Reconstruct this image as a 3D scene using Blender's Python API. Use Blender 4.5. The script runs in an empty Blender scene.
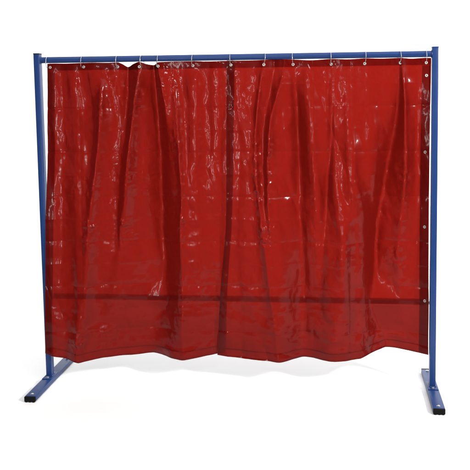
import bpy, bmesh, math, random
import numpy as np
from mathutils import Vector, Matrix, noise as mnoise

random.seed(7)
scene = bpy.context.scene
COL = scene.collection
PI = math.pi

# ------------------------------------------------------------------ render settings
scene.view_settings.view_transform = 'Standard'
scene.view_settings.look = 'None'
scene.view_settings.exposure = 0
scene.view_settings.gamma = 1
scene.cycles.caustics_refractive = False
scene.cycles.caustics_reflective = False
scene.cycles.max_bounces = 12
scene.cycles.transmission_bounces = 12
scene.cycles.glossy_bounces = 4
scene.cycles.sample_clamp_indirect = 4.0

# ------------------------------------------------------------------ helpers
def link(o, parent=None):
    COL.objects.link(o)
    if parent is not None:
        o.parent = parent
    return o

def tag(o, label=None, cat=None, group=None, kind=None):
    if label: o['label'] = label
    if cat: o['category'] = cat
    if group: o['group'] = group
    if kind: o['kind'] = kind
    return o

def empty(name, loc=(0, 0, 0)):
    o = bpy.data.objects.new(name, None)
    o.location = loc
    o.empty_display_size = .1
    return link(o)

def obj(name, bm, mat, parent=None, smooth=True, angle=35):
    me = bpy.data.meshes.new(name)
    bmesh.ops.recalc_face_normals(bm, faces=bm.faces)
    bm.to_mesh(me); bm.free()
    me.materials.append(mat)
    if smooth:
        me.shade_smooth()
        me.set_sharp_from_angle(angle=math.radians(angle))
    return link(bpy.data.objects.new(name, me), parent)

def box(bm, c, s, bev=0.0, seg=2):
    r = bmesh.ops.create_cube(bm, size=1)
    for v in r['verts']:
        v.co = Vector((v.co.x*s[0]+c[0], v.co.y*s[1]+c[1], v.co.z*s[2]+c[2]))
    if bev > 0:
        es = list({e for v in r['verts'] for e in v.link_edges})
        bmesh.ops.bevel(bm, geom=es, offset=bev, segments=seg, profile=.5, affect='EDGES')

def cyl(bm, p0, p1, r, n=24, bev=0.0, r2=None):
    p0, p1 = Vector(p0), Vector(p1); d = p1-p0
    q = d.to_track_quat('Z', 'Y').to_matrix().to_4x4()
    res = bmesh.ops.create_cone(bm, cap_ends=True, segments=n, radius1=r, radius2=r if r2 is None else r2,
                                depth=d.length, matrix=Matrix.Translation((p0+p1)/2) @ q)
    if bev > 0:
        caps = {f for v in res['verts'] for f in v.link_faces if len(f.verts) == n}
        es = list({e for f in caps for e in f.edges})
        bmesh.ops.bevel(bm, geom=es, offset=bev, segments=2, profile=.5, affect='EDGES')

def torus(bm, R, r, n=40, m=8, mat=Matrix.Identity(4), flat=1.0):
    rows = []
    for i in range(n):
        a = 2*PI*i/n
        row = []
        for j in range(m):
            b = 2*PI*j/m
            row.append(bm.verts.new(mat @ Vector(((R+r*math.cos(b))*math.cos(a), (R+r*math.cos(b))*math.sin(a), r*flat*math.sin(b)))))
        rows.append(row)
    for i in range(n):
        for j in range(m):
            bm.faces.new((rows[i][j], rows[(i+1) % n][j], rows[(i+1) % n][(j+1) % m], rows[i][(j+1) % m]))

# ------------------------------------------------------------------ materials
def new_mat(name):
    m = bpy.data.materials.new(name); m.use_nodes = True
    nt = m.node_tree; nt.nodes.clear()
    out = nt.nodes.new('ShaderNodeOutputMaterial')
    return m, nt, out

def paint(name, col, rough=.35, bump=.02, scale=350, metal=0.0, var=.08, spec=.28):
    m, nt, out = new_mat(name)
    N, L = nt.nodes.new, nt.links.new
    p = N('ShaderNodeBsdfPrincipled')
    tc = N('ShaderNodeTexCoord')
    n1 = N('ShaderNodeTexNoise'); n1.inputs['Scale'].default_value = 14; n1.inputs['Detail'].default_value = 6
    L(tc.outputs['Object'], n1.inputs['Vector'])
    mix = N('ShaderNodeMix'); mix.data_type = 'RGBA'
    mix.inputs['A'].default_value = (*[c*(1-var) for c in col], 1)
    mix.inputs['B'].default_value = (*[min(1, c*(1+var)) for c in col], 1)
    L(n1.outputs['Fac'], mix.inputs['Factor'])
    L(mix.outputs['Result'], p.inputs['Base Color'])
    mr = N('ShaderNodeMapRange'); mr.inputs['To Min'].default_value = rough-.06; mr.inputs['To Max'].default_value = rough+.08
    L(n1.outputs['Fac'], mr.inputs['Value']); L(mr.outputs['Result'], p.inputs['Roughness'])
    p.inputs['Metallic'].default_value = metal
    if not metal: p.inputs['Specular IOR Level'].default_value = spec
    n2 = N('ShaderNodeTexNoise'); n2.inputs['Scale'].default_value = scale; n2.inputs['Detail'].default_value = 3
    L(tc.outputs['Object'], n2.inputs['Vector'])
    b = N('ShaderNodeBump'); b.inputs['Strength'].default_value = .25; b.inputs['Distance'].default_value = bump*.01
    L(n2.outputs['Fac'], b.inputs['Height']); L(b.outputs['Normal'], p.inputs['Normal'])
    L(p.outputs['BSDF'], out.inputs['Surface'])
    return m

BLUE = paint('blue_powder_coat', (.0085, .032, .128), .34, .03)
RUBBER = paint('black_rubber', (.003, .003, .0035), .7, .05, 200, spec=.1)
DARKCAP = paint('dark_plastic', (.012, .016, .035), .5, .03, 200)
GREY = paint('band_bar_grey', (.78, .78, .78), .4, .03, 200)
ZINC = paint('zinc_steel', (.58, .58, .58), .3, .02, 300, metal=1.0)
NICKEL = paint('nickel_eyelet', (.48, .44, .42), .4, .02, 300, metal=.6)
WHITE = paint('white_studio_sweep', (.85, .85, .85), .9, .01, 60, var=.004)

def pvc(name, tint, seed, haze=.38):
    m, nt, out = new_mat(name)
    N, L = nt.nodes.new, nt.links.new
    tc = N('ShaderNodeTexCoord')
    # soft rippling of the film
    n1 = N('ShaderNodeTexNoise'); n1.noise_dimensions = '3D'
    n1.inputs['Scale'].default_value = 26; n1.inputs['Detail'].default_value = 4; n1.inputs['Roughness'].default_value = .5
    mp = N('ShaderNodeMapping'); mp.inputs['Scale'].default_value = (1.0, 1.0, .55); mp.inputs['Location'].default_value = (seed, 0, 0)
    L(tc.outputs['Object'], mp.inputs['Vector']); L(mp.outputs['Vector'], n1.inputs['Vector'])
    n2 = N('ShaderNodeTexNoise'); n2.inputs['Scale'].default_value = 110; n2.inputs['Detail'].default_value = 2
    L(tc.outputs['Object'], n2.inputs['Vector'])
    b1 = N('ShaderNodeBump'); b1.inputs['Strength'].default_value = .36; b1.inputs['Distance'].default_value = .004
    L(n1.outputs['Fac'], b1.inputs['Height'])
    b2 = N('ShaderNodeBump'); b2.inputs['Strength'].default_value = .25; b2.inputs['Distance'].default_value = .0006
    L(n2.outputs['Fac'], b2.inputs['Height']); L(b1.outputs['Normal'], b2.inputs['Normal'])
    rf = N('ShaderNodeBsdfRefraction'); rf.inputs['IOR'].default_value = 1.04; rf.inputs['Roughness'].default_value = .25
    # longer way through slanted film, exaggerated to paint darker shade into the folds
    lw = N('ShaderNodeLayerWeight'); lw.inputs['Blend'].default_value = .5
    L(b1.outputs['Normal'], lw.inputs['Normal'])
    mc = N('ShaderNodeMix'); mc.data_type = 'RGBA'
    mc.inputs['A'].default_value = (*tint, 1); mc.inputs['B'].default_value = (*[c*.25 for c in tint], 1)
    mm = N('ShaderNodeMath'); mm.operation = 'MULTIPLY'; mm.use_clamp = True; mm.inputs[1].default_value = 3.0
    L(lw.outputs['Facing'], mm.inputs[0]); L(mm.outputs['Value'], mc.inputs['Factor']); L(mc.outputs['Result'], rf.inputs['Color'])
    L(b1.outputs['Normal'], rf.inputs['Normal'])
    df = N('ShaderNodeBsdfDiffuse'); df.inputs['Color'].default_value = (.26, .0085, .0055, 1)
    L(b2.outputs['Normal'], df.inputs['Normal'])
    tl = N('ShaderNodeBsdfTranslucent'); tl.inputs['Color'].default_value = (.28, .005, .004, 1)
    L(b2.outputs['Normal'], tl.inputs['Normal'])
    md = N('ShaderNodeMixShader'); md.inputs['Fac'].default_value = .4
    L(df.outputs['BSDF'], md.inputs[1]); L(tl.outputs['BSDF'], md.inputs[2])
    mx0 = N('ShaderNodeMixShader'); mx0.inputs['Fac'].default_value = haze
    L(rf.outputs['BSDF'], mx0.inputs[1]); L(md.outputs['Shader'], mx0.inputs[2])
    # clear gloss with a softer lobe from the fine grain of the surface
    gl = N('ShaderNodeBsdfGlossy'); gl.inputs['Roughness'].default_value = .045
    L(b2.outputs['Normal'], gl.inputs['Normal'])
    gs = N('ShaderNodeBsdfGlossy'); gs.inputs['Roughness'].default_value = .30
    L(b2.outputs['Normal'], gs.inputs['Normal'])
    mg = N('ShaderNodeMixShader'); mg.inputs['Fac'].default_value = .35
    L(gl.outputs['BSDF'], mg.inputs[1]); L(gs.outputs['BSDF'], mg.inputs[2])
    fr = N('ShaderNodeFresnel'); fr.inputs['IOR'].default_value = 1.23
    L(b2.outputs['Normal'], fr.inputs['Normal'])
    mx = N('ShaderNodeMixShader')
    L(fr.outputs['Fac'], mx.inputs['Fac']); L(mx0.outputs['Shader'], mx.inputs[1]); L(mg.outputs['Shader'], mx.inputs[2])
    L(mx.outputs['Shader'], out.inputs['Surface'])
    return m

TINT = (.168, .0062, .0032)
PVC = pvc('red_translucent_vinyl', TINT, 0)
PVC_HEM = pvc('red_translucent_vinyl_hem', (.38, .05, .04), 1.7, .10)
PVC_EDGE = pvc('red_translucent_vinyl_weld', (.72, .45, .42), 3.1, .04)

# ------------------------------------------------------------------ setting: white paper sweep
def make_sweep():
    bm = bmesh.new()
    prof = [(-1.12, 0.0), (-.5, 0), (1, 0), (2.6, 0)]
    for i in range(1, 17):
        a = PI/2*i/16
        prof.append((2.6+1.2*math.sin(a), 1.2-1.2*math.cos(a)))
    prof += [(3.8, 2.4), (3.8, 4.6)]
    xs = [-6, -3, 0, 3, 6]
    vs = [[bm.verts.new((x, y, z)) for x in xs] for y, z in prof]
    for i in range(len(prof)-1):
        for j in range(len(xs)-1):
            bm.faces.new((vs[i][j], vs[i][j+1], vs[i+1][j+1], vs[i+1][j]))
    o = obj('backdrop', bm, WHITE, angle=80)
    tag(o, kind='structure')
make_sweep()
FLOOR = paint('studio_floor_grey', (.16, .16, .165), .7, .03, 40)
bm = bmesh.new()
bmesh.ops.create_grid(bm, x_segments=2, y_segments=2, size=9)
bmesh.ops.translate(bm, verts=bm.verts, vec=(0, -2.5, -.004))
tag(obj('floor', bm, FLOOR), kind='structure')

# ------------------------------------------------------------------ frame
H = 1.818; PX = 1.05; PW, PD = .032, .040; FW, FH = .060, .030; LN, LF = .283, .245
ROD_Z, ROD_R = H-.035, .0165
frame = empty('screen_frame', (0, 0, 0))
tag(frame, 'blue powder coated steel frame with two posts, top tube and flat floor feet', 'frame')
for s in (-1, 1):
    LF = .290 if s < 0 else .245
    bm = bmesh.new()
    box(bm, (s*PX, 0, (FH+.004+H-.005)/2), (PW, PD, H-.005-FH-.004), .0028, 3)
    post = obj('post', bm, BLUE, frame)
    bm = bmesh.new()
    box(bm, (s*PX, 0, H-.0015), (PW+.0012, PD+.0012, .007), .0015)
    obj('post_cap', bm, DARKCAP if s < 0 else BLUE, post)
    # foot: rectangular tube, rubber plugs, flange plate and bolts
    bm = bmesh.new()
    box(bm, (s*PX, (LF-LN)/2, FH/2+.002), (FW, LF+LN-.024, FH-.004), .003, 3)
    foot = obj('foot', bm, BLUE, frame)
    for e in (-1, 1):
        ye = -LN+.006 if e < 0 else LF-.006
        bm = bmesh.new()
        box(bm, (s*PX, ye, FH/2+.0015), (FW-.001, .013, FH-.003), .003, 3)
        for k in (-1, 0, 1):                      # small moulded ribs under the plug
            box(bm, (s*PX+k*.019, ye, .0025), (.011, .012, .005), .0015)
        obj('end_cap', bm, RUBBER, foot)
    bm = bmesh.new()
    box(bm, (s*PX, 0, FH+.002), (FW-.006, .106, .004), .001)
    zb = FH+.005                                   # weld bead round the foot of the post
    for a, b in (((-1, -1), (1, -1)), ((1, -1), (1, 1)), ((1, 1), (-1, 1)), ((-1, 1), (-1, -1))):
        cyl(bm, (s*PX+a[0]*PW/2, a[1]*PD/2, zb), (s*PX+b[0]*PW/2, b[1]*PD/2, zb), .0034, 10)
    plate = obj('base_plate', bm, BLUE, foot)
    for yb, zb in ((-LN+.036, FH), (LF-.036, FH), (-.037, FH+.004), (.037, FH+.004)):
        bm = bmesh.new()
        big = abs(yb) < .1
        cyl(bm, (s*PX, yb, zb), (s*PX, yb, zb+.0015), .0095 if big else .0085, 24)
        cyl(bm, (s*PX, yb, zb+.0015), (s*PX, yb, zb+(.0075 if big else .0045)), .0068 if big else .006, 6 if big else 20, .0008)
        obj('bolt', bm, ZINC, foot)
bm = bmesh.new()
cyl(bm, (-PX+PW/2, 0, ROD_Z), (PX-PW/2, 0, ROD_Z), ROD_R, 32)
for s in (-1, 1):                                 # weld beads where the tube meets the posts
    torus(bm, ROD_R+.0005, .0032, 40, 8, Matrix.Translation((s*(PX-PW/2-.001), 0, ROD_Z)) @ Matrix.Rotation(PI/2, 4, 'Y'))
obj('top_rail', bm, BLUE, frame)
bm = bmesh.new()
cyl(bm, (-PX-.012, .088, .463), (PX+.012, .088, .463), .016, 32, .002)
for s in (-1, 1):                                 # added stubs that carry the bar off the posts
    cyl(bm, (s*PX, PD/2-.002, .463), (s*PX, .080, .463), .011, 24)
BAND_STAND_IN = bm

# ------------------------------------------------------------------ curtains
def interp(pts, t):
    """pts: (key, value...) sorted or not by key; smooth piecewise interpolation."""
    p = np.array(sorted(pts), float)
    return np.interp(t, p[:, 0], p[:, 1])

def smooth_interp(pts, t):
    p = np.array(sorted(pts), float); k, v = p[:, 0], p[:, 1]
    d = np.gradient(v, k)
    i = np.clip(np.searchsorted(k, t)-1, 0, len(k)-2)
    h = k[i+1]-k[i]; u = np.clip((t-k[i])/h, 0, 1)
    sec = (v[i+1]-v[i])/h
    def lim(dd, s): return np.where(dd*s <= 0, 0, np.sign(s)*np.minimum(abs(dd), 2.2*abs(s)))
    m0 = lim(d[i], sec); m1 = lim(d[i+1], sec)
    return (2*u**3-3*u**2+1)*v[i]+(u**3-2*u**2+u)*h*m0+(-2*u**3+3*u**2)*v[i+1]+(u**3-u**2)*h*m1

def vnoise(x, z, scale, seed):
    """smooth lattice noise in [-1,1] (vectorised)"""
    X = x*scale+seed*13.7; Z = z*scale+seed*7.3
    ix = np.floor(X).astype(np.int64); iz = np.floor(Z).astype(np.int64)
    fx = X-ix; fz = Z-iz
    fx = fx*fx*fx*(fx*(fx*6-15)+10); fz = fz*fz*fz*(fz*(fz*6-15)+10)
    def h(a, b):
        n = (a*374761393+b*668265263+int(seed*1013)*1442695041) & 0x7fffffff
        n = ((n ^ (n >> 13))*1274126177) & 0x7fffffff
        n = n ^ (n >> 16)
        return (n & 0xffff)/32767.5-1
    return (h(ix, iz)*(1-fx)+h(ix+1, iz)*fx)*(1-fz)+(h(ix, iz+1)*(1-fx)+h(ix+1, iz+1)*fx)*fz

def fbm(x, z, s, seed, o=3):
    r = 0; a = 1
    for k in range(o):
        r = r+a*vnoise(x, z, s*2**k, seed+k*3.3); a *= .5
    return r

def ridged(x, z, s, seed, o=3):
    r = 0; a = 1
    for k in range(o):
        r = r+a*(1-abs(vnoise(x, z, s*2**k, seed+k*5.1))*2); a *= .5
    return r

# crest / valley lines: (path [(z, x)...], amplitude profile [(z, amp)...], half width profile [(z, w)], sharpness, crinkle)
# negative amplitude = towards the camera
RIDGES_LEFT = [
    ([(1.74, -.70), (1.70, -.691), (1.22, -.735), (.946, -.772), (.474, -.822), (.12, -.869)], [(1.74, .0), (1.62, -.020), (1.2, -.030), (.6, -.022), (.12, -.004)], [(1.7, .030), (.9, .045), (.1, .05)], .35, 1.7),
    ([(1.74, -.49), (1.30, -.551), (.92, -.606), (.476, -.676), (.19, -.73)], [(1.74, -.012), (1.55, -.035), (1.25, -.040), (.8, -.022), (.4, -.012), (.15, .0)], [(1.7, .028), (1.2, .045), (.6, .08)], .40, 1.6),
    ([(1.74, -.565), (1.2, -.60), (.8, -.66), (.3, -.72)], [(1.74, .016), (1.5, .022), (1.1, .014), (.5, .006), (.2, 0)], [(1.7, .03), (.6, .06)], .5, .2),
    ([(1.75, -.425), (1.03, -.41), (.59, -.411), (.175, -.46)], [(1.75, .022), (1.4, .036), (1.0, .050), (.5, .036), (.2, .006)], [(1.7, .03), (1.2, .055), (.6, .08)], .5, .1),
    ([(1.74, -.389), (1.5, -.36), (1.3, -.345)], [(1.74, -.012), (1.6, -.016), (1.3, 0)], [(1.7, .02), (1.3, .03)], .4, .5),
    ([(1.74, -.33), (1.69, -.313), (1.19, -.282), (.81, -.285), (.147, -.292)], [(1.72, 0), (1.6, -.012), (1.2, -.026), (.8, -.020), (.3, -.008), (.1, 0)], [(1.7, .025), (1.0, .03), (.2, .04)], .25, .7),
    ([(1.74, -.20), (1.2, -.20), (.6, -.19), (.2, -.20)], [(1.74, 0), (1.3, -.006), (.7, -.010), (.2, 0)], [(1.7, .05), (.2, .05)], .5, .25),
    ([(1.74, -.93), (1.2, -.94), (.5, -.97), (.2, -.96)], [(1.74, 0), (1.3, .010), (.6, .012), (.2, 0)], [(1.7, .05), (.2, .06)], .6, .1),
]
RIDGES_RIGHT = [
    ([(1.74, .168), (1.5, .133), (1.17, .123), (.909, .152), (.484, .200), (.141, .229)], [(1.74, -.006), (1.5, -.018), (1.1, -.022), (.6, -.018), (.15, -.002)], [(1.7, .018), (1.2, .028), (.3, .04)], .25, .8),
    ([(1.74, .283), (1.45, .211), (1.03, .185), (.7, .20)], [(1.74, -.004), (1.45, -.018), (1.0, -.018), (.6, 0)], [(1.7, .02), (1.0, .03)], .3, .9),
    ([(1.74, .225), (1.4, .170), (1.0, .160), (.5, .25)], [(1.74, .006), (1.4, .012), (.9, .008), (.4, 0)], [(1.7, .02), (.5, .04)], .5, .1),
    ([(1.74, .324), (1.45, .338), (1.03, .345), (.487, .367), (.173, .37)], [(1.74, .0), (1.5, .022), (1.1, .028), (.5, .018), (.2, 0)], [(1.7, .025), (1.0, .045), (.2, .05)], .5, .1),
    ([(1.74, .43), (1.0, .42), (.4, .46)], [(1.74, 0), (1.4, -.008), (.8, -.014), (.3, 0)], [(1.7, .05), (.3, .06)], .6, .3),
    ([(1.74, .521), (1.4, .520), (1.03, .492), (.706, .470), (.4, .46)], [(1.74, .004), (1.4, .018), (1.0, .022), (.6, .012), (.35, 0)], [(1.7, .02), (.8, .04)], .4, .25),
    ([(1.74, .696), (1.03, .618), (.353, .548), (.149, .536)], [(1.74, 0), (1.2, -.016), (.7, -.024), (.3, -.014), (.15, 0)], [(1.7, .06), (.3, .06)], .6, .3),
    ([(1.745, .874), (1.395, .850), (1.03, .784), (.709, .759), (.44, .775), (.244, .802)], [(1.745, .006), (1.4, .026), (1.0, .040), (.6, .034), (.3, .010), (.2, 0)], [(1.7, .022), (1.2, .05), (.4, .05)], .45, .2),
    ([(1.745, .877), (1.55, .895), (1.2, .90), (.7, .87), (.3, .90)], [(1.745, -.010), (1.5, -.018), (1.1, -.016), (.6, -.012), (.25, 0)], [(1.7, .018), (1.2, .03), (.3, .05)], .35, .5),
    ([(1.745, .96), (1.2, .965), (.5, .97)], [(1.74, 0), (1.4, .012), (.8, .012), (.3, 0)], [(1.7, .03), (.4, .04)], .5, .1),
]
# hem: (x, y, z) along the bottom edge
HEM_LEFT = [(-1.056, -.030, .177), (-.998, -.040, .160), (-.861, -.060, .132), (-.742, .02, .140), (-.634, .05, .140), (-.479, .07, .146), (-.295, -.01, .141), (-.204, .03, .147), (-.116, .066, .155), (-.050, .075, .150)]
HEM_RIGHT = [(-.111, .045, .154), (.045, .03, .145), (.234, -.02, .148), (.367, .06, .152), (.536, -.01, .151), (.674, .04, .157), (.81, .13, .194), (.925, .10, .190), (1.044, .033, .187)]
TOP_LEFT = [(-1.0, 1.764), (-.96, 1.765), (-.894, 1.7635), (-.83, 1.765), (-.75, 1.766), (-.663, 1.7645), (-.613, 1.766), (-.590, 1.757), (-.565, 1.741), (-.525, 1.757), (-.49, 1.766), (-.455, 1.754), (-.424, 1.7495), (-.392, 1.763), (-.30, 1.766), (-.20, 1.766), (-.107, 1.7635), (-.03, 1.765), (.02, 1.765)]
TOP_RIGHT = [(-.033, 1.766), (.05, 1.765), (.168, 1.766), (.25, 1.768), (.324, 1.766), (.42, 1.761), (.521, 1.766), (.61, 1.763), (.695, 1.766), (.79, 1.764), (.877, 1.766), (.93, 1.761), (1.005, 1.764), (1.031, 1.763)]
CREASES = [1.638, 1.52, 1.401, 1.284, 1.161, 1.043, .919, .799, .674, .553, .426, .298]
EYE_LEFT = [(-.984, 1.744), (-.799, 1.744), (-.614, 1.742), (-.490, 1.740), (-.391, 1.742), (-.205, 1.742), (-.001, 1.742)]
EYE_RIGHT = [(-.001, 1.742), (.173, 1.741), (.3245, 1.740), (.521, 1.739), (.694, 1.739), (.875, 1.740), (1.006, 1.739)]
EYE_SIDE = [(1.008, 1.674), (1.007, 1.278), (1.008, .882), (1.013, .482)]

def surface(x, z, ztop, zhem, hem, ridges, seed, y0, y0b):
    """depth of the film at (x, z): hanging straight at the rod, folded like the hem at the floor."""
    t = np.clip((ztop-z)/(ztop-zhem), 0, 1)
    hp = [(h[0], h[1]) for h in hem]
    hy = .45*smooth_interp(hp, x)+.55*(interp(hp, x-.012)+interp(hp, x)+interp(hp, x+.012))/3
    w = .32*t+.68*t**2.0
    w = w*np.clip((t)/.03, 0, 1)
    y = y0*(1-w)+(hy+y0b)*w
    crink = np.zeros_like(x)
    for path, amp, wid, sharp, cr in ridges:
        px = smooth_interp(path, z) if len(path) > 2 else interp(path, z)
        px = px+.006*vnoise(z*0+seed, z, 5, seed+len(path))
        a = interp(amp, z); ww = interp(wid, z)
        d = (x-px)/ww
        e = sharp
        g = np.exp(-(np.sqrt(d*d+e*e)-e)*1.35)
        y = y+(1.75 if e >= .35 else 1.4)*a*g
        crink = np.maximum(crink, cr*np.exp(-d*d*1.1)*np.clip(abs(a)/.012, 0, 1))
    # packing creases: fine pleats, raised and sunk by turns, broken along their length
    for k, zc in enumerate(CREASES):
        zz = zc+.004*vnoise(x, z*0, 3.0, seed+k)+.0014*vnoise(x, z*0, 14, seed+k)
        s = (-1)**k
        strength = (.45+.55*np.clip(vnoise(x, z*0+k, 4.5, seed+2*k+1)*1.3+.3, 0, 1))*(1.0 if k % 2 else .38)
        d = abs(z-zz)
        y = y-s*.0046*strength*np.exp(-d/.010)
    for xc in ((-.83, -.62, -.42, -.21) if seed < 2 else (.21, .42, .62, .83)):
        d = abs(x-xc-.004*vnoise(z, z*0, 3, xc))
        y = y+.0020*np.exp(-d/.010)*np.clip(vnoise(x*0+xc, z, 3, seed)+.4, 0, 1)
    # broad billow, wandering wrinkles and crinkles clustered on the crests
    fade = np.clip((ztop-z)/.05, .15, 1)
    y = y+fade*(.35+.65*np.clip(np.minimum(x+1.02 if seed < 2 else 1.02-x, 1)/.09, 0, 1))*(.0055*fbm(x, z*.55, 4.5, seed+.2, 2)+.0031*fbm(x, z*.8, 12, seed+.7, 3))
    # narrow hanging pleats, gathered at the rings and easing out towards the hem
    ph = x/.118+.55*vnoise(x, z*.25, 2.6, seed+11)+.25*vnoise(x, z, 2.2, seed+12)
    pl = np.sin(2*PI*ph); pl = np.sign(pl)*abs(pl)**.8
    y = y+.0068*pl*np.clip(t/.06, 0, 1)*(1-.55*t)*np.clip(.75+.6*vnoise(x, z*.6, 3.4, seed+13), .15, 1.2)
    # long slanting tension wrinkles
    y = y+fade*.0030*(ridged(x*1.0+z*.35, z*.28, 9, seed+1.9, 2)-.8)*np.clip(.5+vnoise(x, z, 3.1, seed+4), 0, 1)
    cl = np.clip(vnoise(x, z, 6.5, seed+6.1)*1.4+.1, 0, 1)*np.clip(vnoise(x, z, 2.2, seed+8.8)+.75, 0, 1)
    edge = np.clip(np.minimum(x+1.02 if seed < 2 else 1.02-x, 1)/.11, .12, 1)
    cl = cl*edge*edge
    k = edge*np.clip(crink*np.clip(.25+vnoise(x*.3, z, 8, seed+2.7)*1.5, 0, 1)+.30*cl, 0, 1.5)
    y = y-fade*k*(.0050*ridged(x*1.25, z, 20, seed+5, 2)+.0016*fbm(x, z, 48, seed+9, 2))
    # crumpling near the floor where the film was folded up
    low = np.clip((.50-z)/.25, 0, 1)
    y = y+low*(.0060*fbm(x*.8, z*1.6, 8, seed+3.3, 2)-.007*np.clip(vnoise(x, z, 5, seed+3), 0, 1)*ridged(x*.7+z*.5, z*1.3, 8, seed+4.4, 2))
    if seed < 2:      # the outer edge swings out in front of the post
        e = np.clip((-.93-x)/.09, 0, 1); d = np.clip((1.25-z)/.40, 0, 1)
        y = y-.026*e*e*(3-2*e)*d*d*(3-2*d)*np.clip(1.35-d*.5-(.5-z)*.6*(z < .5), .55, 1)
    # the film lies against the added bar where a fold would reach behind it
    lim = .066+.36*np.clip(abs(z-.463)-.016, 0, 1)
    q = .012
    y = np.where(y-lim < -4*q, y, -q*np.log(np.exp(-np.clip(y, -.3, .3)/q)+np.exp(-lim/q)))
    return np.minimum(y, lim)

def grid_mesh(name, X, Y, Z, mat, parent=None):
    nv, nu = X.shape
    me = bpy.data.meshes.new(name)
    co = np.stack([X, Y, Z], -1).reshape(-1, 3)
    i = np.arange(nv*nu).reshape(nv, nu)
    q = np.stack([i[:-1, :-1], i[1:, :-1], i[1:, 1:], i[:-1, 1:]], -1).reshape(-1, 4)
    me.from_pydata(co.tolist(), [], q.tolist())
    me.materials.append(mat)
    me.shade_smooth()
    me.update()
    return link(bpy.data.objects.new(name, me), parent)

def make_curtain(side, label):
    left = side < 0
    hem = HEM_LEFT if left else HEM_RIGHT
    ridges = RIDGES_LEFT if left else RIDGES_RIGHT
    top = TOP_LEFT if left else TOP_RIGHT
    seed = 1.0 if left else 2.0
    if left:
        e0 = [(1.77, -.999), (1.03, -1.028), (.47, -1.047), (.17, -1.056)]
        e1 = [(1.77, .020), (1.56, .012), (.864, -.018), (.59, -.043), (.15, -.069)]
        y0, y0b = .004, 0
    else:
        e0 = [(1.77, -.022), (1.56, -.028), (.864, -.046), (.59, -.076), (.154, -.111)]
        e1 = [(1.77, 1.031), (1.29, 1.028), (.88, 1.029), (.60, 1.031), (.48, 1.033), (.18, 1.0335)]
        y0, y0b = -.004, 0

    def build(S, T, dy=0.0):
        """S: 0..1 across, T: 0..1 down -> X, Y, Z"""
        zt = np.full_like(S, 1.764); zh = np.full_like(S, .15)
        Z = zt+(zh-zt)*T
        for _ in range(4):
            a = smooth_interp(e0, Z); b = smooth_interp(e1, Z)
            # keep the hem's control points in their place across the width
            X = a+(b-a)*S
            xb = smooth_interp(e0, Z*0+.16)*(1-S)+smooth_interp(e1, Z*0+.16)*S
            xt = -1 + 0*S
            ztop = smooth_interp(top, X)
            zhem = interp([(h[0], h[2]) for h in hem], xb)
            # the dips of the upper edge die out a hand below it
            flat = 1.765
            Z = (flat+(zhem-flat)*T)+(ztop-flat)*np.clip(1-T/.03, 0, 1)**1.5
        Y = surface(X, Z, 1.765, zhem, hem, ridges, seed, y0, y0b)
        return X, Y+dy, Z

    nu, nv = 330, 500
    s = np.linspace(0, 1, nu); t = np.linspace(0, 1, nv)
    T, S = np.meshgrid(t, s, indexing='ij')
    X, Y, Z = build(S, T)
    root = grid_mesh('welding_curtain', X, Y, Z, PVC)
    tag(root, label, 'curtain')
    hw = .044/1.05; hh = .038/1.61
    def strip(name, s0, s1, t0, t1, dy, mat=PVC_HEM):
        n = max(6, int((s1-s0)*nu)); m = max(6, int((t1-t0)*nv))
        TT, SS = np.meshgrid(np.linspace(t0, t1, m), np.linspace(s0, s1, n), indexing='ij')
        x, y, z = build(SS, TT, dy)
        return grid_mesh(name, x, y, z, mat, root)
    eps = .0006
    strip('top_hem', eps, 1-eps, .0008, hh, .0022)
    if left:
        strip('side_hem', eps, hw*.95, hh+.001, 1-eps, .0022)
    else:
        strip('side_hem', 1-hw, 1-eps, hh+.001, 1-eps, .0022)
        strip('side_hem', eps, .012, hh+.001, 1-eps, .0022, PVC_EDGE)
    strip('bottom_weld', .045 if left else .014, 1-.045, 1-.030, 1-.026, .0018, PVC_EDGE)
    strip('bottom_weld', .045 if left else .014, 1-.045, 1-.005, 1-eps, .0018, PVC_EDGE)

    def depth(x, z):
        zh = interp([(h[0], h[2]) for h in hem], np.array([x]))
        return float(surface(np.array([x]), np.array([z]), 1.765, zh, hem, ridges, seed, y0, y0b)[0])
    return root, depth

cl_root, cl_depth = make_curtain(-1, 'left half of the red translucent vinyl curtain, right edge tucked behind the other half')
cr_root, cr_depth = make_curtain(1, 'right half of the red translucent vinyl curtain, eyelets down its outer edge beside the post')

# added bar behind the film, standing in for a dark band seen through it
ob = obj('band_stand_in', BAND_STAND_IN, GREY, frame)
ob.location = (0, .0, 0)

# eyelets
def eyelet_mesh():
    bm = bmesh.new()
    rot = Matrix.Rotation(PI/2, 4, 'X')
    torus(bm, .0052, .0028, 28, 8, rot, .75)
    me = bpy.data.meshes.new('eyelet'); bmesh.ops.recalc_face_normals(bm, faces=bm.faces); bm.to_mesh(me); bm.free()
    me.materials.append(NICKEL); me.shade_smooth()
    return me
EYE = eyelet_mesh()
def eyelets(root, pts, depth):
    for x, z in pts:
        o = bpy.data.objects.new('eyelet', EYE)
        o.location = (x, depth(x, z)-.0004, z)
        o.rotation_euler = (random.uniform(-.15, .05), 0, random.uniform(-.15, .15))
        link(o, root)
eyelets(cl_root, EYE_LEFT, cl_depth)
eyelets(cr_root, EYE_RIGHT+EYE_SIDE, cr_depth)

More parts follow.
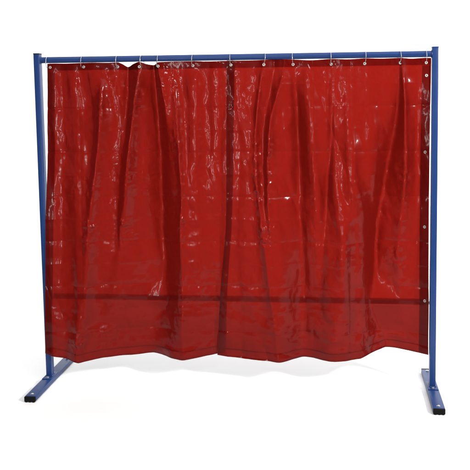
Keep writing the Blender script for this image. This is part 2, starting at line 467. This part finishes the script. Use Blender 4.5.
# rings on the top rail
def ring_mesh():
    bm = bmesh.new()
    torus(bm, .0315, .00135, 48, 8, Matrix.Rotation(PI/2, 4, 'Y'))
    me = bpy.data.meshes.new('curtain_ring'); bmesh.ops.recalc_face_normals(bm, faces=bm.faces); bm.to_mesh(me); bm.free()
    me.materials.append(ZINC); me.shade_smooth()
    return me
RING = ring_mesh()
ring_x = [-.994, -.805, -.612, -.478, -.397, -.2035, -.001, .170, .325, .519, .696, .872, 1.005]
ring_yaw = [.02, .10, .03, -.06, .28, -.03, -.05, .38, -.06, .10, .12, .18, .02]
ring_tilt = [.03, .06, .02, -.02, .10, .04, -.04, .16, -.05, .02, .05, .03, 0]
where = [
    'thin metal curtain ring nearest the left post on the blue top tube',
    'thin metal curtain ring second from the left post, above the flat left curtain',
    'thin metal curtain ring third from the left post, just left of the deepest curtain dip',
    'thin metal curtain ring between the two white dips in the upper curtain edge',
    'slanted thin metal curtain ring right of the gathered dips, fifth from the left post',
    'thin metal curtain ring alone midway between the gathered dips and the dark centre overlap',
    'thin metal curtain ring holding both curtain halves at the dark centre overlap',
    'strongly tilted thin metal curtain ring, first to the right of the centre overlap',
    'thin metal curtain ring second to the right of the centre overlap',
    'thin metal curtain ring fourth from the right post on the blue top tube',
    'thin metal curtain ring third from the right post on the blue top tube',
    'slanted thin metal curtain ring second from the right post, above a vertical fold',
    'thin metal curtain ring nearest the right post, above the corner eyelet',
]
for i, x in enumerate(ring_x):
    o = bpy.data.objects.new('curtain_ring', RING)
    o.location = (x, 0, ROD_Z+ROD_R+.0016-.030)
    o.rotation_euler = (0, ring_tilt[i], ring_yaw[i])
    link(o)
    tag(o, where[i], 'curtain ring', 'curtain rings on the top tube')

# ------------------------------------------------------------------ world and lamps
w = bpy.data.worlds.new('World'); scene.world = w; w.use_nodes = True
bg = w.node_tree.nodes['Background']
bg.inputs['Color'].default_value = (.75, .8, 1, 1); bg.inputs['Strength'].default_value = .05

def area(name, loc, target, size, power, color=(1, 1, 1), sy=None):
    l = bpy.data.lights.new(name, 'AREA'); l.energy = power; l.color = color
    l.shape = 'RECTANGLE'; l.size = size; l.size_y = sy or size
    o = bpy.data.objects.new(name, l); o.location = loc
    o.rotation_euler = (Vector(target)-Vector(loc)).to_track_quat('-Z', 'Y').to_euler()
    return link(o)

area('added_overhead', (.4, -2.2, 4.9), (.3, -.8, 0), 6.5, 190, sy=3.4)  # added soft light, unseen: whitens the paper and clears its front shadow
area('added_backdrop_light', (1.7, 1.2, 5.0), (1.5, 3.8, 3.6), 8.0, 560, sy=.9)  # added unseen light that lifts the paper behind to white
area('key_softbox', (3.7, -2.7, 3.0), (0, 0, 1.0), .55, 300, (1, .97, .93))
area('added_side_fill', (-3.8, -2.8, 1.9), (-.3, 0, 1.0), 2.0, 5, (.97, .98, 1), 2.4)  # unseen light put in for faint washes on the film
area('added_front_wash', (-.7, -5.2, 1.0), (-.3, 0, 1.0), 4.2, 9, (1, .94, .92), 2.4)  # a lamp, not a reflector: added for the pale wash on flat film
area('added_glint_strip', (-1.05, -3.3, 1.1), (-.5, 0, 1.2), .06, 22, (1, .97, .95), 1.1)  # added unseen strip for broken glints along the left folds
area('added_glint_strip', (-.2, -3.5, 1.0), (.2, 0, 1.2), .05, 11, (1, .97, .95), .9)  # second added strip, for glints right of the overlap
area('added_crease_glint', (-.4, -3.6, 2.5), (-.1, 0, 1.1), .14, 14, (1, .97, .95))  # small unseen light added for glints on the creases

# ------------------------------------------------------------------ camera
cam = bpy.data.cameras.new('camera'); cam_o = bpy.data.objects.new('camera', cam); link(cam_o)
r = Vector((.99527465, .09632412, -.01224869)); u = Vector((.00337685, .09173278, .99577793)); f = Vector((-.09704104, .9911139, -.09097404))
M = Matrix(((r.x, u.x, -f.x, .5496), (r.y, u.y, -f.y, -3.8424), (r.z, u.z, -f.z, 1.6329), (0, 0, 0, 1)))
cam_o.matrix_world = M
cam.sensor_fit = 'HORIZONTAL'; cam.sensor_width = 36; cam.lens = 734.15/470*36
cam.shift_x = (235-265.19)/470; cam.shift_y = (152.6-235)/470
cam.clip_start = .05; cam.clip_end = 200
scene.camera = cam_o
